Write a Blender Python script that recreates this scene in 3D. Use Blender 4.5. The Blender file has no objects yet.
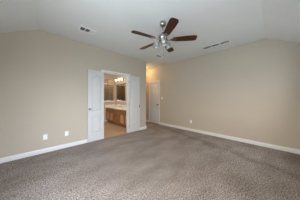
import bpy, bmesh, math, random
from mathutils import Vector, Matrix, noise
random.seed(4)
R = math.radians
scene = bpy.context.scene
COL = scene.collection

# ------------------------------------------------------------------ camera
cam_d = bpy.data.cameras.new('camera')
cam_d.sensor_width = 36.0
cam_d.lens = 118.8 / 300 * 36
cam_d.shift_y = -2.0 / 300
cam_d.clip_start = 0.02
cam = bpy.data.objects.new('camera', cam_d)
COL.objects.link(cam)
cam.location = (0, 0, 1.24)
cam.rotation_euler = (R(90), 0, R(-43.7))
scene.camera = cam

# ------------------------------------------------------------------ world / light / exposure
W = bpy.data.worlds.new('sky')
scene.world = W
W.use_nodes = True
# overcast sky above the horizon, sunlit ground below it; the sky is bluer behind the rear window
def build_world(sky_side, sky_rear, ground_side, ground_rear):
    nt = W.node_tree
    bg = nt.nodes['Background']; bg.inputs[1].default_value = 1.0
    tc = nt.nodes.new('ShaderNodeTexCoord'); sp = nt.nodes.new('ShaderNodeSeparateXYZ')
    nt.links.new(tc.outputs['Generated'], sp.inputs[0])
    def mr(src, a, b_):
        m = nt.nodes.new('ShaderNodeMapRange'); m.inputs['From Min'].default_value = a; m.inputs['From Max'].default_value = b_
        nt.links.new(src, m.inputs['Value']); return m.outputs['Result']
    def mix(f, c1, c2):
        x = nt.nodes.new('ShaderNodeMix'); x.data_type = 'RGBA'; nt.links.new(f, x.inputs[0])
        for sock, c_ in ((x.inputs[6], c1), (x.inputs[7], c2)):
            if isinstance(c_, tuple): sock.default_value = (*c_, 1)
            else: nt.links.new(c_, sock)
        return x.outputs[2]
    sky = mix(mr(sp.outputs['X'], -0.75, -0.45), sky_side, sky_rear)
    ground = mix(mr(sp.outputs['X'], -0.70, -0.30), ground_side, ground_rear)
    nt.links.new(mix(mr(sp.outputs['Z'], -0.05, 0.08), ground, sky), bg.inputs[0])
vs = scene.view_settings
vs.view_transform = 'Standard'
vs.look = 'None'
vs.gamma = 1
vs.use_curve_mapping = False
vs.exposure = 0.0

def area(name, loc, rot, sx, sy, power, color, portal=False):
    d = bpy.data.lights.new(name, 'AREA')
    d.shape = 'RECTANGLE'; d.size = sx; d.size_y = sy
    d.energy = power; d.color = color
    o = bpy.data.objects.new(name, d)
    o.location = loc; o.rotation_euler = rot
    d.cycles.is_portal = portal
    COL.objects.link(o)
    return o
# daylight coming in through two windows behind the camera and an added third
build_world((12.5, 11.4, 10.2), (21.0, 22.0, 25.0), (8.0, 9.2, 10.2), (5.7, 6.5, 6.9))
area('side_window_portal', (-0.73, 0.57, 1.40), (0, R(-90), 0), 1.60, 1.86, 1, (1, 1, 1), True)
area('rear_window_portal', (0.07, -0.58, 1.21), (R(90), 0, 0), 1.06, 1.82, 1, (1, 1, 1), True)
area('rear_window_portal', (3.30, -0.58, 1.365), (R(90), 0, 0), 0.50, 1.23, 1, (1, 1, 1), True)  # portal of the added third window

# ------------------------------------------------------------------ materials
def mat(name, color, rough=0.6, metal=0.0, spec=0.5):
    m = bpy.data.materials.new(name)
    m.use_nodes = True
    b = m.node_tree.nodes['Principled BSDF']
    b.inputs['Base Color'].default_value = (*color, 1)
    b.inputs['Roughness'].default_value = rough
    b.inputs['Metallic'].default_value = metal
    b.inputs['Specular IOR Level'].default_value = spec
    return m
def nd(m, t): return m.node_tree.nodes.new(t)
def lk(m, a, b): m.node_tree.links.new(a, b)
def bsdf(m): return m.node_tree.nodes['Principled BSDF']
def coords(m, scale=(1, 1, 1), rot=(0, 0, 0), kind='Object'):
    tc = nd(m, 'ShaderNodeTexCoord'); mp = nd(m, 'ShaderNodeMapping')
    mp.inputs['Scale'].default_value = scale
    mp.inputs['Rotation'].default_value = rot
    lk(m, tc.outputs[kind], mp.inputs['Vector'])
    return mp.outputs['Vector']
def noise_tex(m, vec, scale, detail=3, rough=0.55):
    n = nd(m, 'ShaderNodeTexNoise')
    n.inputs['Scale'].default_value = scale
    n.inputs['Detail'].default_value = detail
    n.inputs['Roughness'].default_value = rough
    lk(m, vec, n.inputs['Vector'])
    return n.outputs['Fac']
def ramp(m, fac, stops):
    r = nd(m, 'ShaderNodeValToRGB')
    el = r.color_ramp.elements
    while len(el) < len(stops): el.new(0.5)
    for e, (p, c) in zip(el, stops):
        e.position = p; e.color = (*c, 1)
    lk(m, fac, r.inputs['Fac'])
    return r.outputs['Color']
def mixc(m, a, b, fac, mode='MIX'):
    x = nd(m, 'ShaderNodeMix'); x.data_type = 'RGBA'; x.blend_type = mode
    if isinstance(fac, (int, float)): x.inputs['Factor'].default_value = fac
    else: lk(m, fac, x.inputs['Factor'])
    for s, v in (('A', a), ('B', b)):
        sock = [i for i in x.inputs if i.name == s and i.type == 'RGBA'][0]
        if isinstance(v, tuple): sock.default_value = (*v, 1)
        else: lk(m, v, sock)
    return [o for o in x.outputs if o.type == 'RGBA'][0]
def bump(m, h, strength, dist):
    b = nd(m, 'ShaderNodeBump')
    b.inputs['Strength'].default_value = strength
    b.inputs['Distance'].default_value = dist
    lk(m, h, b.inputs['Height'])
    lk(m, b.outputs['Normal'], bsdf(m).inputs['Normal'])

def painted(name, color, rough=0.75):
    m = mat(name, color, rough, 0, 0.25)
    v = coords(m)
    n = noise_tex(m, v, 3.0, 2)
    c2 = tuple(x * 0.97 for x in color)
    lk(m, ramp(m, n, [(0.3, color), (0.7, c2)]), bsdf(m).inputs['Base Color'])
    bump(m, noise_tex(m, v, 90, 3), 0.12, 0.003)
    return m
M_WALL = painted('beige_wall_paint', (0.50, 0.442, 0.36))
M_CEIL = painted('white_ceiling_paint', (0.74, 0.765, 0.765))
M_BWALL = painted('tan_bath_paint', (0.66, 0.55, 0.42))
M_TRIM = mat('white_trim_paint', (0.72, 0.72, 0.715), 0.35)
M_DOOR = mat('white_door_paint', (0.58, 0.58, 0.57), 0.4)
M_PLATE = mat('white_plastic', (0.85, 0.85, 0.86), 0.35)
M_SLOT = mat('dark_slot', (0.03, 0.03, 0.03), 0.6)
M_NICKEL = mat('brushed_nickel', (0.44, 0.42, 0.385), 0.18, 1.0)
M_CHROME = mat('chrome', (0.85, 0.85, 0.86), 0.12, 1.0)
M_VENT = mat('vent_enamel', (0.82, 0.83, 0.82), 0.35)
M_VENTDARK = mat('vent_dark_duct', (0.05, 0.052, 0.055), 0.8)
M_MIRROR = mat('mirror_silver', (0.86, 0.85, 0.83), 0.02, 1.0)
M_BRONZE = mat('dark_bronze', (0.10, 0.07, 0.05), 0.35, 0.8)
M_PORC = mat('white_porcelain', (0.85, 0.82, 0.77), 0.15)
M_SASH = mat('white_vinyl', (0.82, 0.83, 0.84), 0.4)

# carpet
M_CARPET = mat('brown_carpet', (0.25, 0.2, 0.17), 0.95, 0, 0.1)
v = coords(M_CARPET)
n1 = noise_tex(M_CARPET, v, 58, 4, 1.0)
n2 = noise_tex(M_CARPET, v, 16, 3, 0.6)
vst = coords(M_CARPET, (1.0, 1.9, 1), (0, 0, R(-35)))
n3 = noise_tex(M_CARPET, vst, 1.6, 3, 0.55)
c = ramp(M_CARPET, n1, [(0.40, (0.08, 0.061, 0.050)), (0.5, (0.31, 0.260, 0.228)), (0.60, (0.72, 0.645, 0.59))])
c = mixc(M_CARPET, c, ramp(M_CARPET, n2, [(0.3, (0.82, 0.82, 0.82)), (0.7, (1.05, 1.05, 1.05))]), 0.7, 'MULTIPLY')
c = mixc(M_CARPET, c, ramp(M_CARPET, n3, [(0.36, (0.80, 0.78, 0.76)), (0.5, (0.97, 0.97, 0.97)), (0.64, (1.14, 1.14, 1.16))]), 0.8, 'MULTIPLY')
# a long darker vacuum track in the pile, wandering along the right wall
tc = nd(M_CARPET, 'ShaderNodeTexCoord'); sp = nd(M_CARPET, 'ShaderNodeSeparateXYZ')
lk(M_CARPET, tc.outputs['Object'], sp.inputs[0])
def mth(op, a, b_):
    m = nd(M_CARPET, 'ShaderNodeMath'); m.operation = op
    for s_, v_ in zip(m.inputs, (a, b_)):
        if isinstance(v_, (int, float)): s_.default_value = v_
        else: lk(M_CARPET, v_, s_)
    return m.outputs[0]
track = mth('ADD', mth('SUBTRACT', sp.outputs['X'], mth('MULTIPLY', sp.outputs['Y'], 0.25)), mth('MULTIPLY', noise_tex(M_CARPET, coords(M_CARPET), 2.2, 3), 0.45))
c = mixc(M_CARPET, c, ramp(M_CARPET, mth('SUBTRACT', track, 2.78), [(0.36, (1, 1, 1)), (0.50, (0.70, 0.69, 0.68)), (0.66, (1, 1, 1))]), 0.8, 'MULTIPLY')
lk(M_CARPET, c, bsdf(M_CARPET).inputs['Base Color'])
bump(M_CARPET, n1, 0.7, 0.02)

# wood for the fan blades (grain runs along local x)
M_BLADE = mat('dark_walnut', (0.06, 0.025, 0.012), 0.4, 0, 0.25)
v = coords(M_BLADE, (1.5, 22, 6))
lk(M_BLADE, ramp(M_BLADE, noise_tex(M_BLADE, v, 3, 4), [(0.3, (0.020, 0.006, 0.003)), (0.6, (0.055, 0.017, 0.007)), (0.8, (0.10, 0.036, 0.013))]), bsdf(M_BLADE).inputs['Base Color'])

# oak (grain runs along z)
M_OAK = mat('honey_oak', (0.33, 0.15, 0.055), 0.4)
v = coords(M_OAK, (14, 14, 1.2))
lk(M_OAK, ramp(M_OAK, noise_tex(M_OAK, v, 2.5, 4), [(0.25, (0.165, 0.068, 0.024)), (0.55, (0.28, 0.125, 0.046)), (0.8, (0.37, 0.185, 0.08))]), bsdf(M_OAK).inputs['Base Color'])
M_OAKPANEL = mat('pale_oak_panel', (0.45, 0.24, 0.11), 0.4)
v = coords(M_OAKPANEL, (14, 14, 1.2))
lk(M_OAKPANEL, ramp(M_OAKPANEL, noise_tex(M_OAKPANEL, v, 2.5, 4), [(0.25, (0.40, 0.22, 0.10)), (0.55, (0.52, 0.30, 0.15)), (0.8, (0.60, 0.37, 0.20))]), bsdf(M_OAKPANEL).inputs['Base Color'])

M_COUNTER = mat('cream_marble', (0.78, 0.68, 0.57), 0.2)
v = coords(M_COUNTER)
lk(M_COUNTER, ramp(M_COUNTER, noise_tex(M_COUNTER, v, 9, 6), [(0.3, (0.80, 0.72, 0.63)), (0.6, (0.86, 0.80, 0.73)), (0.8, (0.90, 0.86, 0.81))]), bsdf(M_COUNTER).inputs['Base Color'])

def tiles(name, c1, c2, grout, w, h, rot=(0, 0, 0), offset=0.0, rough=0.3, mortar=0.012):
    m = mat(name, c1, rough)
    v = coords(m, (1, 1, 1), rot)
    b = nd(m, 'ShaderNodeTexBrick')
    b.offset = offset
    b.inputs['Color1'].default_value = (*c1, 1)
    b.inputs['Color2'].default_value = (*c2, 1)
    b.inputs['Mortar'].default_value = (*grout, 1)
    b.inputs['Scale'].default_value = 1
    b.inputs['Mortar Size'].default_value = mortar
    b.inputs['Brick Width'].default_value = w
    b.inputs['Row Height'].default_value = h
    lk(m, v, b.inputs['Vector'])
    c = mixc(m, b.outputs['Color'], ramp(m, noise_tex(m, v, 12, 4), [(0.3, (0.78, 0.78, 0.78)), (0.7, (1.1, 1.1, 1.1))]), 0.6, 'MULTIPLY')
    lk(m, c, bsdf(m).inputs['Base Color'])
    return m
M_FLOORTILE = tiles('tan_floor_tile', (0.50, 0.34, 0.20), (0.55, 0.385, 0.235), (0.42, 0.31, 0.20), 0.33, 0.33, mortar=0.006)
M_SHOWER = tiles('brown_shower_tile', (0.36, 0.26, 0.17), (0.44, 0.33, 0.22), (0.52, 0.43, 0.33), 0.16, 0.32, (R(90), 0, 0), mortar=0.008)
M_SPLASH = tiles('tan_wall_tile', (0.58, 0.43, 0.29), (0.63, 0.48, 0.34), (0.68, 0.57, 0.45), 0.15, 0.15, (R(90), 0, 0), mortar=0.004)

def glass(name, tint, gloss=0.08):
    m = bpy.data.materials.new(name); m.use_nodes = True
    nt = m.node_tree; nt.nodes.remove(nt.nodes['Principled BSDF'])
    t = nd(m, 'ShaderNodeBsdfTransparent'); t.inputs[0].default_value = (*tint, 1)
    g = nd(m, 'ShaderNodeBsdfGlossy'); g.inputs['Roughness'].default_value = 0.03
    x = nd(m, 'ShaderNodeMixShader'); x.inputs[0].default_value = gloss
    lk(m, t.outputs[0], x.inputs[1]); lk(m, g.outputs[0], x.inputs[2])
    lk(m, x.outputs[0], nt.nodes['Material Output'].inputs['Surface'])
    return m
M_GLASS = glass('clear_glass', (0.97, 0.98, 0.98), 0.05)
M_SHGLASS = glass('shower_glass', (0.92, 0.90, 0.87), 0.004)

M_FROST = mat('frosted_glass_shade', (0.72, 0.72, 0.69), 0.25)
bsdf(M_FROST).inputs['Transmission Weight'].default_value = 0.7
bsdf(M_FROST).inputs['Subsurface Weight'].default_value = 0.0

def glow(name, color, strength):
    m = mat(name, (0.9, 0.88, 0.82), 0.3)
    bsdf(m).inputs['Emission Color'].default_value = (*color, 1)
    bsdf(m).inputs['Emission Strength'].default_value = strength
    return m
M_BULB = glow('lit_bulb', (1.0, 0.80, 0.60), 7)
M_BATHFILL = glow('bath_fill_glow', (1.0, 0.90, 0.78), 60)  # glow of the added bathroom fill light
M_SHFILL = glow('shower_fill_glow', (1.0, 0.86, 0.70), 190)  # glow of the added fill light inside the shower
M_HALLGLASS = glow('lit_hall_glass', (1.0, 0.62, 0.28), 58)

# ------------------------------------------------------------------ mesh helpers
class MB:
    def __init__(self): self.bm = bmesh.new()
    def _xf(self, vs_, M):
        if M is not None: bmesh.ops.transform(self.bm, matrix=M, verts=vs_)
    def box(self, a, b, M=None, bev=0.0):
        x0, x1 = sorted((a[0], b[0])); y0, y1 = sorted((a[1], b[1])); z0, z1 = sorted((a[2], b[2]))
        r = bmesh.ops.create_cube(self.bm, size=1)
        vs_ = r['verts']
        bmesh.ops.transform(self.bm, matrix=Matrix.Translation(((x0+x1)/2, (y0+y1)/2, (z0+z1)/2)) @ Matrix.Diagonal((x1-x0, y1-y0, z1-z0, 1)), verts=vs_)
        if bev:
            es = {e for v_ in vs_ for e in v_.link_edges}
            rb = bmesh.ops.bevel(self.bm, geom=list(es), offset=bev, segments=2, affect='EDGES')
            vs_ = list({v_ for f in rb['faces'] for v_ in f.verts} | {v_ for v_ in vs_ if v_.is_valid})
        self._xf(vs_, M)
        return self
    def prism(self, poly, axis, a, b, M=None, inset=0.0):
        """poly in the two other axes (cyclic order kept x<y<z), extruded from a to b along axis; inset shrinks the b end towards the centroid outline"""
        def P(p, h):
            q = list(p); q.insert(axis, h); return Vector(q)
        n = len(poly)
        if inset:
            cx = sum(p[0] for p in poly)/n; cy = sum(p[1] for p in poly)/n
            x0 = min(p[0] for p in poly); x1 = max(p[0] for p in poly); y0 = min(p[1] for p in poly); y1 = max(p[1] for p in poly)
            sx = (x1-x0-2*inset)/(x1-x0); sy = (y1-y0-2*inset)/(y1-y0)
            top = [((p[0]-(x0+x1)/2)*sx+(x0+x1)/2, (p[1]-(y0+y1)/2)*sy+(y0+y1)/2) for p in poly]
        else: top = poly
        va = [self.bm.verts.new(P(p, a)) for p in poly]
        vb = [self.bm.verts.new(P(p, b)) for p in top]
        self.bm.faces.new(va[::-1]); self.bm.faces.new(vb)
        for i in range(n):
            j = (i+1) % n
            self.bm.faces.new((va[i], va[j], vb[j], vb[i]))
        self._xf(va+vb, M)
        return self
    def tube(self, pts, r, seg=10, M=None, caps=True):
        pts = [Vector(p) for p in pts]
        rs = r if isinstance(r, (list, tuple)) else [r]*len(pts)
        rings = []
        for i, p in enumerate(pts):
            d = (pts[min(i+1, len(pts)-1)] - pts[max(i-1, 0)]).normalized()
            u = d.orthogonal().normalized() if i == 0 else (u - d*u.dot(d)).normalized()
            w = d.cross(u)
            rings.append([self.bm.verts.new(p + rs[i]*(math.cos(2*math.pi*k/seg)*u + math.sin(2*math.pi*k/seg)*w)) for k in range(seg)])
        for a, b in zip(rings, rings[1:]):
            for k in range(seg):
                f = self.bm.faces.new((a[k], a[(k+1) % seg], b[(k+1) % seg], b[k])); f.smooth = True
        if caps:
            self.bm.faces.new(rings[0][::-1]); self.bm.faces.new(rings[-1])
        self._xf([v_ for q in rings for v_ in q], M)
        return self
    def lathe(self, prof, seg=24, M=None):
        """profile (r, z) revolved about z"""
        rings = []; allv = []
        for r, z in prof:
            if r < 1e-6:
                q = [self.bm.verts.new((0, 0, z))]
            else:
                q = [self.bm.verts.new((r*math.cos(2*math.pi*k/seg), r*math.sin(2*math.pi*k/seg), z)) for k in range(seg)]
            rings.append(q); allv += q
        for a, b in zip(rings, rings[1:]):
            if len(a) == 1 and len(b) == 1: continue
            for k in range(seg):
                k2 = (k+1) % seg
                if len(a) == 1: f = self.bm.faces.new((a[0], b[k2], b[k]))
                elif len(b) == 1: f = self.bm.faces.new((a[k], a[k2], b[0]))
                else: f = self.bm.faces.new((a[k], a[k2], b[k2], b[k]))
                f.smooth = True
        self._xf(allv, M)
        return self
    def build(self, name, material, parent=None, loc=(0, 0, 0), bev=0.0, recalc=True):
        if recalc: bmesh.ops.recalc_face_normals(self.bm, faces=self.bm.faces[:])
        me = bpy.data.meshes.new(name)
        self.bm.to_mesh(me); self.bm.free()
        me.materials.append(material)
        o = bpy.data.objects.new(name, me)
        o.location = loc
        COL.objects.link(o)
        if parent: o.parent = parent
        if bev:
            b = o.modifiers.new('bevel', 'BEVEL'); b.width = bev; b.segments = 2; b.limit_method = 'ANGLE'; b.angle_limit = R(40)
        return o
def empty(name, loc, rot=(0, 0, 0)):
    o = bpy.data.objects.new(name, None)
    o.empty_display_size = 0.1
    o.location = loc; o.rotation_euler = rot
    COL.objects.link(o)
    return o
def tag(o, label, cat, group=None):
    o['label'] = label; o['category'] = cat
    if group: o['group'] = group
    return o
def struct(o, label=None):
    o['kind'] = 'structure'
    if label: o['label'] = label
    return o
def copy_tree(o, parent=None):
    c_ = o.copy(); COL.objects.link(c_)
    if parent: c_.parent = parent
    for ch in list(o.children): copy_tree(ch, c_)
    return c_

# ------------------------------------------------------------------ room layout (metres)
XL, XR, YB, YF = -0.60, 4.20, -0.45, 3.60      # near-left wall, right wall, rear wall, left (door) wall
H, HLOW = 2.74, 2.43
XC, YC = 0.02, 0.15                            # creases where the ceiling starts to slope
T = 0.12
HALL_X, HALL_END = 3.22, 5.30
OX0, OX1, OZ = 1.47, 2.385, 2.035              # double-door opening
BX0, BX1, BEND, BH = 0.9, 3.10, 6.05, 2.44     # bathroom
DY0, DY1 = 3.775, 4.405                        # hall door opening on the right wall

# floors
mb = MB()
mb.box((XL-T, YB-T, -0.1), (XR+T, YF, 0))
mb.box((HALL_X-0.06, YF, -0.1), (XR+T, HALL_END+T, 0))
struct(mb.build('floor', M_CARPET), 'speckled brown carpet floor')
struct(MB().box((BX0-T, YF, -0.1), (HALL_X-0.061, 7.0, -0.004)).build('floor_bathroom', M_FLOORTILE))

# ceilings
bm = bmesh.new()
def V(*p): return bm.verts.new(p)
p_c = V(XC, YC, H); p_r = V(XR+T, YC, H); p_re = V(XR+T, HALL_END+T, H); p_he = V(HALL_X-0.06, HALL_END+T, H)
p_hi = V(HALL_X-0.06, YF+0.06, H); p_l = V(XC, YF+0.06, H)
bm.faces.new((p_c, p_r, p_re, p_he, p_hi, p_l))
s1 = V(XL-T, YF+0.06, HLOW-0.06); s2 = V(XL-T, YB-T, HLOW-0.06); s3 = V(XR+T, YB-T, HLOW-0.06)
bm.faces.new((p_c, p_l, s1, s2)); bm.faces.new((p_c, s2, s3, p_r))
m2 = MB(); m2.bm.free(); m2.bm = bm
ceil = struct(m2.build('ceiling', M_CEIL), 'white ceiling with sloped edges')
so = ceil.modifiers.new('solid', 'SOLIDIFY'); so.thickness = 0.08; so.offset = 0
if ceil.data.polygons[0].normal.z > 0: so.offset = 1
else: so.offset = -1
struct(MB().box((BX0-T, YF+T+0.001, BH), (BX1, 7.0, BH+0.08)).build('ceiling_bathroom', M_CEIL))

# left wall (carries the double-door opening); profile drops at the sloped end
mb = MB()
lowz = HLOW + (H-HLOW)*(-0.0)
mb.prism([(XL-T, 0), (XC, 0), (XC, H), (XL, HLOW), (XL-T, HLOW-0.06)], 1, YF, YF+T)
mb.box((XC, YF, 0), (OX0, YF+T, H))
mb.box((OX0, YF, OZ), (OX1, YF+T, H))
mb.box((OX1, YF, 0), (HALL_X, YF+T, H))
struct(mb.build('wall_left', M_WALL), 'beige wall on the left holding the double doors')
struct(MB().box((BX1+0.061, YF+T, 0), (HALL_X, HALL_END+T, H)).build('wall_hall', M_WALL))
struct(MB().box((HALL_X, HALL_END, 0), (XR, HALL_END+T, H)).build('wall_hall_end', M_WALL))
# right wall
mb = MB()
mb.prism([(YB-T, 0), (YC, 0), (YC, H), (YB, HLOW), (YB-T, HLOW-0.06)], 0, XR, XR+T)
mb.box((XR, YC, 0), (XR+T, DY0, H))
mb.box((XR, DY0, OZ), (XR+T, DY1, H))
mb.box((XR, DY1, 0), (XR+T, HALL_END+T, H))
struct(mb.build('wall_right', M_WALL), 'long plain beige wall on the right')
struct(MB().box((XR+T, DY0-0.05, 0), (XR+T+0.03, DY1+0.05, OZ+0.05)).build('wall_closet_back', M_WALL))
# the two window walls behind the camera
def win_wall(name, axis, pos0, pos1, lo, hi, a, b, z0, z1, ztop):
    mb = MB()
    def bx(u0, u1, q0, q1):
        if axis == 0: mb.box((pos0, u0, q0), (pos1, u1, q1))
        else: mb.box((u0, pos0, q0), (u1, pos1, q1))
    bx(lo, a, 0, ztop); bx(b, hi, 0, ztop); bx(a, b, 0, z0); bx(a, b, z1, ztop)
    return struct(mb.build(name, M_WALL))
WZ0, WZ1 = 0.60, 2.20
RZ0, RZ1 = 0.30, 2.12
win_wall('wall_near', 0, XL-T, XL, YB-T, YF, -0.36, 1.50, WZ0, WZ1, HLOW)
mb = MB()
QX0, QX1, QZ0, QZ1 = 3.05, 3.55, 0.75, 1.98  # opening for the added third window
for a_, b_, z0_, z1_ in ((XL, -0.46, 0, HLOW), (0.60, QX0, 0, HLOW), (QX1, XR, 0, HLOW), (-0.46, 0.60, 0, RZ0), (-0.46, 0.60, RZ1, HLOW), (QX0, QX1, 0, QZ0), (QX0, QX1, QZ1, HLOW)):
    mb.box((a_, YB-T, z0_), (b_, YB, z1_))
struct(mb.build('wall_rear', M_WALL))
def window(name, axis, pos, a, b, WZ0, WZ1):
    fr = MB(); w = 0.05
    def bx(m_, u0, u1, q0, q1, d0, d1):
        if axis == 0: m_.box((pos+d0, u0, q0), (pos+d1, u1, q1))
        else: m_.box((u0, pos+d0, q0), (u1, pos+d1, q1))
    e = empty(name, (0, 0, 0)); struct(e)
    for u0, u1, q0, q1 in ((a, a+w, WZ0, WZ1), (b-w, b, WZ0, WZ1), (a+w, b-w, WZ0, WZ0+w), (a+w, b-w, WZ1-w, WZ1), (a+w, b-w, (WZ0+WZ1)/2-0.02, (WZ0+WZ1)/2+0.02), ((a+b)/2-0.03, (a+b)/2+0.03, WZ0+w, WZ1-w)):
        bx(fr, u0, u1, q0, q1, -0.07, -0.03)
    fr.build('window_frame', M_SASH, e)
    g = MB(); bx(g, a+w, b-w, WZ0+w, WZ1-w, -0.052, -0.048); g.build('window_pane', M_GLASS, e)
    s = MB(); bx(s, a-0.04, b+0.04, WZ0-0.025, WZ0, -0.03, 0.05); s.build('window_sill', M_TRIM, e)
window('window_1', 0, XL, -0.36, 1.50, WZ0, WZ1)
window('window_2', 1, YB, -0.46, 0.60, RZ0, RZ1)
window('added_window', 1, YB, QX0, QX1, QZ0, QZ1)  # unseen window added to lighten the right side of the room

# bathroom shell
struct(MB().box((BX0-T, YF+T, 0), (BX0, 7.0, BH)).build('wall_bath_left', M_BWALL))
mb = MB()
mb.box((BX1, YF+T, 0), (BX1+0.06, 7.0, BH+0.08))
struct(mb.build('wall_bath_right', M_BWALL))
struct(MB().box((BX0, YF+T, 0), (OX0-0.02, YF+T+0.006, BH)).box((OX1+0.02, YF+T, 0), (BX1, YF+T+0.006, BH)).box((OX0-0.02, YF+T, OZ+0.02), (OX1+0.02, YF+T+0.006, BH)).build('wall_bath_front', M_BWALL))
SX0, SX1, SZ0, SZ1 = 2.40, 3.05, 1.09, 2.22     # shower window in the end wall
mb = MB()
mb.box((BX0, BEND, 0), (SX0, BEND+0.1, BH))
mb.box((SX1, BEND, 0), (BX1, BEND+0.1, BH))
mb.box((SX0, BEND, 0), (SX1, BEND+0.1, SZ0))
mb.box((SX0, BEND, SZ1), (SX1, BEND+0.1, BH))
struct(mb.build('wall_bath_end', M_BWALL))
mb = MB()
mb.box((1.6, 6.95, 0), (BX1, 7.0, BH)).box((BX1-0.01, BEND+0.1, 0), (BX1-0.001, 6.95, BH)).box((1.6, BEND+0.1, 0), (1.61, 6.95, BH)).box((1.61, BEND+0.101, 0), (SX0-0.001, BEND+0.108, BH))
struct(mb.build('wall_shower', M_SHOWER))

# baseboards: stepped profile with a rounded top
BBP = [(0, 0), (0.016, 0), (0.016, 0.06), (0.011, 0.066), (0.013, 0.074), (0.007, 0.092), (0, 0.095)]
def base_x(m_, x0, x1, y, s):      # runs along x, sticks out towards s
    m_.prism([(y + s*p, z) for p, z in BBP], 0, x0, x1)
def base_y(m_, y0, y1, x, s):
    m_.prism([(x + s*p, z) for p, z in BBP], 1, y0, y1)
CW = 0.057
mb = MB(); base_x(mb, XL, OX0-CW, YF, -1); base_x(mb, OX1+CW, HALL_X+0.016, YF, -1); base_y(mb, YF, HALL_END, HALL_X, 1)
struct(mb.build('baseboard_left', M_TRIM), 'white baseboard along the left wall')
mb = MB(); base_y(mb, YB, DY0-CW, XR, -1); base_y(mb, DY1+CW, HALL_END, XR, -1); base_x(mb, HALL_X+0.016, XR-0.016, HALL_END, -1)
struct(mb.build('baseboard_right', M_TRIM), 'white baseboard along the right wall')
mb = MB(); base_y(mb, YB, YF-0.016, XL, 1); base_x(mb, XL+0.016, XR-0.016, YB, 1)
struct(mb.build('baseboard_rear', M_TRIM))
mb = MB(); base_x(mb, BX0, 2.66, BEND, -1)
struct(mb.build('baseboard_bathroom', M_TRIM))

# casings and jambs
CASP = [(0, 0), (CW, 0), (CW, 0.010), (CW-0.012, 0.016), (0.012, 0.016), (0.004, 0.011), (0, 0.009)]
def casing_box(m_, axis, plane, s, u0, u1, z0, z1):
    if axis == 1: m_.box((u0, plane, z0), (u1, plane+s*0.016, z1), bev=0.004)
    else: m_.box((plane, u0, z0), (plane+s*0.016, u1, z1), bev=0.004)
mb = MB()
for pl, s in ((YF, -1), (YF+T+0.006, 1)):
    casing_box(mb, 1, pl, s, OX0-CW, OX0-0.003, 0, OZ+CW)
    casing_box(mb, 1, pl, s, OX1+0.003, OX1+CW, 0, OZ+CW)
    casing_box(mb, 1, pl, s, OX0-0.003, OX1+0.003, OZ+0.003, OZ+CW)
mb.box((OX0-0.001, YF-0.002, 0), (OX0+0.012, YF+T+0.008, OZ)); mb.box((OX1-0.012, YF-0.002, 0), (OX1+0.001, YF+T+0.008, OZ))
mb.box((OX0, YF-0.002, OZ-0.012), (OX1, YF+T+0.008, OZ+0.001))
mb.box((OX0+0.012, YF+0.045, 0), (OX0+0.022, YF+0.08, OZ-0.012)); mb.box((OX1-0.022, YF+0.045, 0), (OX1-0.012, YF+0.08, OZ-0.012)); mb.box((OX0+0.012, YF+0.045, OZ-0.022), (OX1-0.012, YF+0.08, OZ-0.012))
tr = struct(mb.build('trim_1', M_TRIM), 'white casing around the double-door opening')
MB().box((1.905, YF+0.012, OZ-0.0145), (1.95, YF+0.036, OZ-0.0115)).build('catch_plate', M_NICKEL, tr)
mb = MB()
casing_box(mb, 0, XR, -1, DY0-CW, DY0-0.003, 0, OZ+CW)
casing_box(mb, 0, XR, -1, DY1+0.003, DY1+CW, 0, OZ+CW)
casing_box(mb, 0, XR, -1, DY0-0.003, DY1+0.003, OZ+0.003, OZ+CW)
mb.box((XR-0.001, DY0-0.001, 0), (XR+T, DY0+0.012, OZ)); mb.box((XR-0.001, DY1-0.012, 0), (XR+T, DY1+0.001, OZ)); mb.box((XR-0.001, DY0, OZ-0.012), (XR+T, DY1, OZ+0.001))
struct(mb.build('trim_2', M_TRIM), 'white casing around the hall door')

# ------------------------------------------------------------------ doors (two-panel, arched top panel)
def leaf_mesh(w, h=2.015, th=0.044):
    """leaf in x 0..w, z 0..h, centred on y=0"""
    m_ = MB(); t = th/2
    st = 0.092; bot = 0.235; r0, r1 = 0.72, 0.85; sh, pk = 1.80, 1.885
    m_.box((0.002, -t+0.019, 0.002), (w-0.002, t-0.019, h-0.002))
    m_.box((0, -t, 0), (st, t, h)); m_.box((w-st, -t, 0), (w, t, h))
    m_.box((st, -t, 0), (w-st, t, bot)); m_.box((st, -t, r0), (w-st, t, r1))
    def arch(x0, x1, zs, zp, n=14):
        return [(x0 + (x1-x0)*i/n, zs + (zp-zs)*(0.5-0.5*math.cos(2*math.pi*i/n))**0.8) for i in range(n+1)]
    a = arch(st, w-st, sh, pk)
    m_.prism([(st, h)] + a + [(w-st, h)], 1, -t, t)
    g = 0.010
    for s in (-1, 1):
        m_.prism([(st+g, bot+g), (w-st-g, bot+g), (w-st-g, r0-g), (st+g, r0-g)], 1, s*(t-0.0192), s*(t-0.001), inset=0.026)
        a2 = arch(st+g, w-st-g, sh-g, pk-g)
        m_.prism([(w-st-g, r1+g), (st+g, r1+g)] + a2, 1, s*(t-0.0192), s*(t-0.001), inset=0.026)
    return m_
def knob(m_, x, z, s, th=0.022):
    M_ = Matrix.Translation((x, s*th, z)) @ Matrix.Rotation(R(-90*s), 4, 'X')
    m_.lathe([(0, 0), (0.032, 0), (0.032, 0.006), (0.026, 0.011), (0.012, 0.014), (0.010, 0.032), (0.020, 0.038), (0.027, 0.048), (0.026, 0.060), (0.016, 0.068), (0, 0.070)], 20, M_)
LW = 0.450
def hinges(m_, x, y, hz=(0.22, 1.0, 1.80)):
    for z in hz: m_.tube([(x, y, z-0.045), (x, y, z+0.045)], 0.006, 8)
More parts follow.
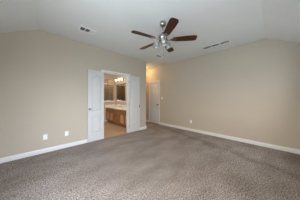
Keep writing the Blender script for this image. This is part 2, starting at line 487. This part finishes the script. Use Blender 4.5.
# left leaf, folded back flat over the wall, with a knob near its free edge
LY = YF - 0.016 - 0.006 - 0.022
dl = leaf_mesh(LW).build('door_1', M_DOOR, None, (OX0-0.004-LW, LY, 0.014), bev=0.003)
struct(dl, 'white double-door leaf folded back left of the bathroom opening')
k = MB(); knob(k, 0.052, 0.915, -1); k.build('door_knob', M_NICKEL, dl)
k = MB(); hinges(k, LW+0.004, 0.016); k.build('hinge', M_NICKEL, dl)
# right leaf with a small flush plate and lever stub at its free edge
dr = leaf_mesh(LW).build('door_2', M_DOOR, None, (OX1+0.004, LY, 0.014), bev=0.003)
struct(dr, 'white double-door leaf folded back right of the bathroom opening')
k = MB(); k.box((LW-0.034, -0.026, 0.865), (LW-0.004, -0.0215, 0.965)); k.box((LW-0.026, -0.0305, 0.895), (LW-0.012, -0.0255, 0.935)); k.build('strike_plate', M_NICKEL, dr)
k = MB(); hinges(k, -0.004, 0.016); k.build('hinge', M_NICKEL, dr)
# hall door, closed, knob on its near (right) side
hw = DY1-DY0-0.030
dh = leaf_mesh(hw).build('door_3', M_DOOR, None, (XR+0.03, DY0+0.015, 0.008), bev=0.003)
dh.rotation_euler = (0, 0, R(90))
struct(dh, 'closed white door on the right wall in the hallway')
k = MB(); knob(k, 0.06, 0.915, 1); k.build('door_knob', M_BRONZE, dh)

# ------------------------------------------------------------------ ceiling fan
FX, FY = 1.806, 1.524
fan = tag(empty('ceiling_fan', (FX, FY, H)), 'five-blade ceiling fan with dark wood blades and brushed nickel body', 'ceiling fan')
MB().lathe([(0, 0), (0.060, 0), (0.063, -0.012), (0.063, -0.050), (0.055, -0.072), (0.030, -0.088), (0.018, -0.092), (0, -0.092)], 28).build('canopy', M_NICKEL, fan)
MB().tube([(0, 0, -0.055), (0, 0, -0.24)], 0.0125, 14).build('downrod', M_NICKEL, fan)
MB().lathe([(0, -0.205), (0.024, -0.207), (0.030, -0.235), (0.060, -0.248), (0.080, -0.268), (0.090, -0.295), (0.090, -0.325), (0.082, -0.345), (0.072, -0.351), (0.072, -0.371), (0, -0.373)], 32).build('motor_housing', M_NICKEL, fan)
BZ = -0.353
A0 = 308.6
def blade_outline():
    pts = []
    x0, x1 = 0.190, 0.636
    n = 12
    up = []
    for i in range(n+1):
        s = i/n
        x = x0 + (x1-x0)*s
        hw_ = 0.052 + 0.020*math.sin(min(s*1.25, 1)*math.pi/2)
        if s > 0.9: hw_ -= 0.016*((s-0.9)/0.1)**2
        if s < 0.06: hw_ -= 0.010*(1-s/0.06)
        up.append((x, hw_))
    return up + [(x1+0.010, 0.03), (x1+0.010, -0.03)] + [(x, -h_) for x, h_ in up[::-1]]
blade0 = None
for i in range(5):
    rot = (0, 0, R(A0 + 72*i))
    if blade0 is None:
        m_ = MB().prism(blade_outline(), 2, -0.004, 0.004, Matrix.Rotation(R(-12), 4, 'X'))
        blade0 = m_.build('blade', M_BLADE, fan, (0, 0, BZ), bev=0.002)
        blade0.rotation_euler = rot
        ir = MB()
        ir.tube([(0.080, 0, -0.006), (0.12, 0, -0.014), (0.165, 0, -0.015)], [0.013, 0.010, 0.011], 10)
        ir.prism([(0.15, -0.012), (0.19, -0.036), (0.235, -0.042), (0.262, -0.022), (0.27, 0), (0.262, 0.022), (0.235, 0.042), (0.19, 0.036), (0.15, 0.012)], 2, -0.011, -0.0045, Matrix.Rotation(R(-12), 4, 'X'))
        ir.build('blade_iron', M_NICKEL, blade0)
    else:
        b_ = copy_tree(blade0, fan)
        b_.rotation_euler = rot
# light kit
MB().lathe([(0, -0.370), (0.050, -0.372), (0.056, -0.386), (0.050, -0.408), (0.030, -0.426), (0.016, -0.440), (0, -0.444)], 24).build('light_kit', M_NICKEL, fan)
ycam = 46.3
shade0 = None
for i, ang in enumerate((ycam+180, ycam-62, ycam+62)):
    if shade0 is None:
        # a tulip shade hanging outwards and down from its arm
        m_ = MB()
        M_ = Matrix.Translation((0.098, 0, 0.0)) @ Matrix.Rotation(R(-28), 4, 'Y') @ Matrix.Scale(1.12, 4)
        m_.lathe([(0.020, 0.0), (0.034, -0.012), (0.046, -0.036), (0.050, -0.062), (0.049, -0.085), (0.057, -0.106), (0.054, -0.106), (0.046, -0.085), (0.047, -0.062), (0.043, -0.037), (0.031, -0.014), (0.018, -0.003)], 20, M_)
        shade0 = m_.build('lamp_shade', M_FROST, fan, (0, 0, -0.385))
        shade0.rotation_euler = (0, 0, R(ang))
        a_ = MB()
        a_.tube([(0.045, 0, -0.005), (0.072, 0, 0.006), (0.094, 0, 0.012), (0.100, 0, 0.002)], 0.007, 10)
        a_.lathe([(0, 0.010), (0.016, 0.010), (0.023, 0.002), (0.024, -0.016), (0.0, -0.016)], 16, M_)
        a_.build('lamp_arm', M_NICKEL, shade0)
        b_ = MB()
        b_.lathe([(0, -0.016), (0.012, -0.018), (0.013, -0.030), (0.024, -0.052), (0.026, -0.066), (0.018, -0.080), (0, -0.086)], 14, M_)
        b_.build('light_bulb', M_PORC, shade0)
    else:
        s_ = copy_tree(shade0, fan)
        s_.rotation_euler = (0, 0, R(ang))
pc = MB().tube([(0.008, -0.008, -0.43), (0.008, -0.008, -0.64)], 0.0022, 6).build('pull_chain', M_NICKEL, fan)
MB().lathe([(0, -0.635), (0.006, -0.642), (0.008, -0.665), (0.005, -0.682), (0, -0.686)], 10, Matrix.Translation((0.008, -0.008, 0))).build('chain_fob', M_NICKEL, pc)

# ------------------------------------------------------------------ ceiling vents
def louvre(m_, x0, x1, y0, y1, n, along, tilt, z=-0.006):
    """thin tilted slats between x0..x1,y0..y1; along = axis the slats run along"""
    for i in range(n):
        s = (i+0.5)/n
        if along == 0:
            y = y0 + (y1-y0)*s
            M_ = Matrix.Translation((0, y, z)) @ Matrix.Rotation(R(tilt), 4, 'X')
            m_.box((x0, -0.0075, -0.0006), (x1, 0.0075, 0.0006), M_)
        else:
            x = x0 + (x1-x0)*s
            M_ = Matrix.Translation((x, 0, z)) @ Matrix.Rotation(R(tilt), 4, 'Y')
            m_.box((-0.0075, y0, -0.0006), (0.0075, y1, 0.0006), M_)
def vent(loc, lx, ly, label, sections, name='ceiling_vent', rotz=0):
    e = tag(empty(name, loc, (0, 0, rotz)), label, 'vent', 'air vents in the ceiling')
    b = 0.028; z0 = -0.012
    f = MB()
    f.box((-lx/2, -ly/2, z0), (lx/2, -ly/2+b, 0)); f.box((-lx/2, ly/2-b, z0), (lx/2, ly/2, 0))
    f.box((-lx/2, -ly/2+b, z0), (-lx/2+b, ly/2-b, 0)); f.box((lx/2-b, -ly/2+b, z0), (lx/2, ly/2-b, 0))
    for a, *_ in sections[1:]: f.box((a-0.007, -ly/2+b, z0), (a+0.007, ly/2-b, 0))
    f.build('frame', M_VENT, e, bev=0.002)
    MB().box((-lx/2+b, -ly/2+b, -0.0015), (lx/2-b, ly/2-b, -0.0005)).build('duct_opening', M_VENTDARK, e)
    for a, bb, along, n, tilt in sections:
        l = MB(); louvre(l, a+0.006, bb-0.006, -ly/2+b, ly/2-b, n, along, tilt)
        l.build('louvre', M_VENT, e)
    return e
vent((0.815, 2.86, H), 0.33, 0.205, 'three-section supply register in the ceiling near the double-door wall, two dark sections', [(-0.145, -0.045, 0, 4, 30), (-0.045, 0.055, 0, 4, 30), (0.055, 0.145, 1, 6, 28)])
vent((3.655, 1.15, H), 0.72, 0.19, 'long narrow slotted return grille in the ceiling beside the right wall', [(-0.33, -0.11, 1, 12, -40), (-0.11, 0.11, 1, 12, -40), (0.11, 0.33, 1, 12, -40)], rotz=R(90))
vent((3.16, 2.86, H), 0.27, 0.20, 'small dark register in the ceiling near the hallway, beyond the fan', [(-0.115, 0.0, 0, 3, 24), (0.0, 0.115, 0, 3, 24)], rotz=R(0))

# ------------------------------------------------------------------ outlets and switch
def plate(name, loc, rz, label, cat, group, kind):
    m_ = MB().box((-0.036, 0, -0.058), (0.036, 0.006, 0.058), bev=0.002)
    o = m_.build(name, M_PLATE, None, loc)
    o.rotation_euler = (0, 0, rz)
    tag(o, label, cat, group)
    if kind == 'outlet':
        for z in (-0.02, 0.02):
            r_ = MB().box((-0.017, 0.006, z-0.014), (0.017, 0.0085, z+0.014), bev=0.001).build('receptacle', M_PLATE, o)
            s_ = MB()
            s_.box((-0.008, 0.0082, z-0.005), (-0.006, 0.0088, z+0.005)); s_.box((0.006, 0.0082, z-0.005), (0.008, 0.0088, z+0.005))
            s_.tube([(0, 0.0082, z-0.009), (0, 0.0088, z-0.009)], 0.002, 8)
            s_.build('slot', M_SLOT, r_)
    else:
        MB().box((-0.016, 0.006, -0.032), (0.016, 0.0095, 0.032), bev=0.0015).build('rocker', M_PLATE, o)
    return o
def wall_x(u):
    l = (u-150)/118.8; t = YF/(0.723-0.691*l); return (0.691+0.723*l)*t
plate('wall_outlet', (wall_x(45.3), YF, 0.355), R(180), 'white outlet on the left wall, the one farther from the double doors', 'outlet', 'wall outlets', 'outlet')
plate('wall_outlet', (wall_x(66.7), YF, 0.350), R(180), 'white outlet on the left wall, the one closer to the double doors', 'outlet', 'wall outlets', 'outlet')
plate('wall_outlet', (XR, 2.165, 0.355), R(90), 'white outlet low on the long right wall', 'outlet', 'wall outlets', 'outlet')
plate('light_switch', (XR, 3.585, 1.235), R(90), 'pale light switch on the right wall beside the hall door', 'switch', None, 'switch')

# hall ceiling light
hl = tag(empty('hall_ceiling_light', (3.76, 4.47, H)), 'small round warm ceiling light in the hallway', 'ceiling light')
MB().lathe([(0, 0), (0.15, 0), (0.152, -0.02), (0.14, -0.026), (0, -0.026)], 28).build('base', M_NICKEL, hl)
MB().lathe([(0.138, -0.026), (0.130, -0.055), (0.095, -0.085), (0.045, -0.098), (0, -0.101)], 28).build('glass_bowl', M_HALLGLASS, hl)

bl = tag(empty('bathroom_fill_light', (1.75, 4.75, BH)), 'round fill light added on the bathroom ceiling', 'ceiling light')  # unseen lamp added to brighten the bathroom
MB().lathe([(0, 0), (0.17, 0), (0.172, -0.02), (0.16, -0.026), (0, -0.026)], 28).build('base', M_NICKEL, bl)
rl = tag(empty('shower_fill_light', (2.75, 6.55, BH)), 'round fill light added in the shower ceiling', 'ceiling light')  # unseen lamp added to lift the dark shower interior
MB().lathe([(0.055, 0), (0.085, 0), (0.085, -0.008), (0.058, -0.010), (0.055, 0)], 24).build('trim_ring', M_TRIM, rl)
MB().lathe([(0.056, -0.003), (0.03, -0.006), (0, -0.007)], 24).build('lens', M_SHFILL, rl)
MB().lathe([(0.158, -0.026), (0.150, -0.055), (0.11, -0.085), (0.05, -0.098), (0, -0.101)], 28).build('glass_bowl', M_BATHFILL, bl)

# ------------------------------------------------------------------ bathroom furniture
VX, VY0, VY1 = 2.62, YF+T+0.012, BEND-0.002
van = tag(empty('vanity_cabinet', (2.86, 4.9, 0)), 'honey oak bathroom vanity cabinet with panelled doors and drawers', 'cabinet')
def vb(m_, a, b, **k): return m_.box((a[0]-2.86, a[1]-4.9, a[2]), (b[0]-2.86, b[1]-4.9, b[2]), **k)
m_ = MB(); vb(m_, (VX, VY0, 0.10), (BX1-0.001, VY1, 0.735)); vb(m_, (VX+0.07, VY0, -0.004), (BX1-0.001, VY1, 0.10)); m_.build('body', M_OAK, van)
def shaker(name, y0, y1, z0, z1, knob_y=None, kz=None):
    m2_ = MB(); w = 0.05
    vb(m2_, (VX-0.020, y0, z0), (VX, y0+w, z1)); vb(m2_, (VX-0.020, y1-w, z0), (VX, y1, z1))
    vb(m2_, (VX-0.020, y0+w, z0), (VX, y1-w, z0+w)); vb(m2_, (VX-0.020, y0+w, z1-w), (VX, y1-w, z1))
    d = m2_.build(name, M_OAK, van, bev=0.003)
    p = MB(); p.prism([(y0+w-4.9, z0+w), (y1-w-4.9, z0+w), (y1-w-4.9, z1-w), (y0+w-4.9, z1-w)], 0, VX-0.006-2.86, VX-0.017-2.86, inset=0.018)
    p.build('door_panel', M_OAKPANEL, d)
    if knob_y:
        k_ = MB(); k_.lathe([(0, 0), (0.006, 0), (0.006, 0.012), (0.014, 0.018), (0.012, 0.026), (0, 0.028)], 12, Matrix.Translation((VX-0.02-2.86, knob_y-4.9, kz)) @ Matrix.Rotation(R(-90), 4, 'Y'))
        k_.build('knob', M_BRONZE, d)
def drawer(y0, y1, z0, z1, kn=True):
    m2_ = MB(); vb(m2_, (VX-0.020, y0, z0), (VX, y1, z1))
    d = m2_.build('drawer', M_OAK, van, bev=0.006)
    if kn:
        k_ = MB(); k_.lathe([(0, 0), (0.006, 0), (0.006, 0.012), (0.014, 0.018), (0.012, 0.026), (0, 0.028)], 12, Matrix.Translation((VX-0.02-2.86, (y0+y1)/2-4.9, (z0+z1)/2)) @ Matrix.Rotation(R(-90), 4, 'Y'))
        k_.build('knob', M_BRONZE, d)
for y0, y1, side in ((5.625, 5.99, 0), (5.24, 5.605, 1), (4.275, 4.635, 0), (3.895, 4.255, 1)):
    shaker('door', y0, y1, 0.135, 0.565, (y0+0.025) if side == 0 else (y1-0.025), 0.50)
drawer(5.24, 5.99, 0.59, 0.705, False); drawer(3.895, 4.635, 0.59, 0.705, False)
for z0, z1 in ((0.135, 0.31), (0.335, 0.565), (0.59, 0.705)): drawer(4.685, 5.19, z0, z1)
# countertop with two basins and backsplash
ct = tag(empty('countertop', (2.84, 4.9, 0.735)), 'cream marble countertop along the oak bathroom vanity', 'countertop')
def cb(m_, a, b, **k): return m_.box((a[0]-2.84, a[1]-4.9, a[2]-0.735), (b[0]-2.84, b[1]-4.9, b[2]-0.735), **k)
m_ = MB(); cb(m_, (2.585, VY0, 0.7355), (BX1-0.001, VY1, 0.79)); m_.build('slab', M_COUNTER, ct, bev=0.008)
m_ = MB(); cb(m_, (BX1-0.022, VY0, 0.79), (BX1-0.001, VY1, 0.895)); cb(m_, (2.585, VY1-0.021, 0.79), (BX1-0.022, VY1, 0.895)); m_.build('backsplash', M_COUNTER, ct, bev=0.004)
m_ = MB(); m_.lathe([(0.175, 0.0), (0.178, 0.006), (0.165, 0.008), (0.150, 0.003), (0.09, 0.0015), (0, 0.001)], 28, Matrix.Translation((-0.02, 0.40, 0.055)) @ Matrix.Diagonal((0.85, 1.2, 1, 1))); m_.build('basin', M_PORC, ct)
fa = tag(empty('faucet', (3.01, 5.30, 0.7905)), 'chrome two-handle faucet on the bathroom countertop', 'faucet')
MB().box((-0.025, -0.085, 0), (0.025, 0.085, 0.014), bev=0.005).build('base', M_CHROME, fa)
MB().tube([(0, 0, 0.012), (0, 0, 0.10), (-0.03, 0, 0.135), (-0.08, 0, 0.135), (-0.115, 0, 0.10)], [0.016, 0.014, 0.013, 0.012, 0.011], 12).build('spout', M_CHROME, fa)
for s in (-1, 1):
    MB().lathe([(0, 0.012), (0.020, 0.012), (0.016, 0.035), (0.024, 0.050), (0.022, 0.062), (0, 0.066)], 14, Matrix.Translation((0, s*0.065, 0))).build('handle', M_CHROME, fa)
# tile band above the backsplash
mb = MB()
mb.box((BX1-0.010, VY0, 0.896), (BX1, VY1, 1.045)); mb.box((2.40, BEND-0.010, 0.896), (BX1-0.010, BEND, 1.045))
t_ = struct(mb.build('trim_3', M_SPLASH))
mb = MB()
mb.box((BX1-0.016, VY0, 1.045), (BX1, VY1, 1.088)); mb.box((2.40, BEND-0.016, 1.045), (BX1-0.016, BEND, 1.088))
mb.build('cap_tile', M_COUNTER, t_, bev=0.004)
# mirror
mr = tag(empty('bathroom_mirror', (BX1, 4.9, 1.09)), 'wide bathroom mirror on the wall above the vanity', 'mirror')
my0, my1, mz0, mz1 = 4.0-4.9, 5.80-4.9, 0.0, 0.86
MB().box((-0.012, my0+0.015, mz0+0.015), (-0.004, my1-0.015, mz1-0.015)).build('mirror_glass', M_MIRROR, mr)
m_ = MB()
m_.box((-0.018, my0, mz0), (0, my0+0.02, mz1)); m_.box((-0.018, my1-0.02, mz0), (0, my1, mz1)); m_.box((-0.018, my0+0.02, mz0), (0, my1-0.02, mz0+0.02)); m_.box((-0.018, my0+0.02, mz1-0.02), (0, my1-0.02, mz1))
m_.build('mirror_frame', M_BRONZE, mr, bev=0.003)
# vanity light bar
vl = tag(empty('vanity_light', (BX1, 5.40, 2.16)), 'lit vanity light bar with glowing bulbs above the bathroom mirror', 'light fixture')
MB().box((-0.03, -0.40, -0.05), (0, 0.40, 0.05), bev=0.008).build('backplate', M_NICKEL, vl)
for yy in (-0.28, 0.0, 0.28):
    a_ = MB(); a_.lathe([(0.028, 0.0), (0.028, 0.012), (0.018, 0.03), (0.018, 0.045), (0, 0.045)], 16, Matrix.Translation((-0.03, yy, 0)) @ Matrix.Rotation(R(-90), 4, 'Y'))
    s_ = a_.build('lamp_socket', M_BRONZE, vl)
    b_ = MB(); b_.lathe([(0, -0.046)] + [(0.046*math.sin(math.pi*i/10), -0.046*math.cos(math.pi*i/10)) for i in range(1, 10)] + [(0, 0.046)], 18, Matrix.Translation((-0.112, yy, 0)))
    b_.build('light_bulb', M_BULB, s_)
# shower screen in the end wall
sh = tag(empty('shower_screen', (2.725, BEND+0.05, SZ0)), 'framed shower glass panel at the far end of the bathroom', 'shower screen')
hw_ = (SX1-SX0)/2 - 0.001
gh = 1.975 - SZ0
MB().box((-hw_+0.02, -0.004, 0.02), (hw_-0.02, 0.004, gh-0.02)).build('glass_panel', M_SHGLASS, sh)
m_ = MB()
m_.box((-hw_, -0.018, 0.0), (-hw_+0.022, 0.018, gh)); m_.box((hw_-0.022, -0.018, 0.0), (hw_, 0.018, gh)); m_.box((-hw_+0.022, -0.018, 0.0), (hw_-0.022, 0.018, 0.022))
m_.box((-hw_, -0.045, gh-0.022), (hw_, 0.02, gh+0.022))
m_.build('frame', M_CHROME, sh, bev=0.003)
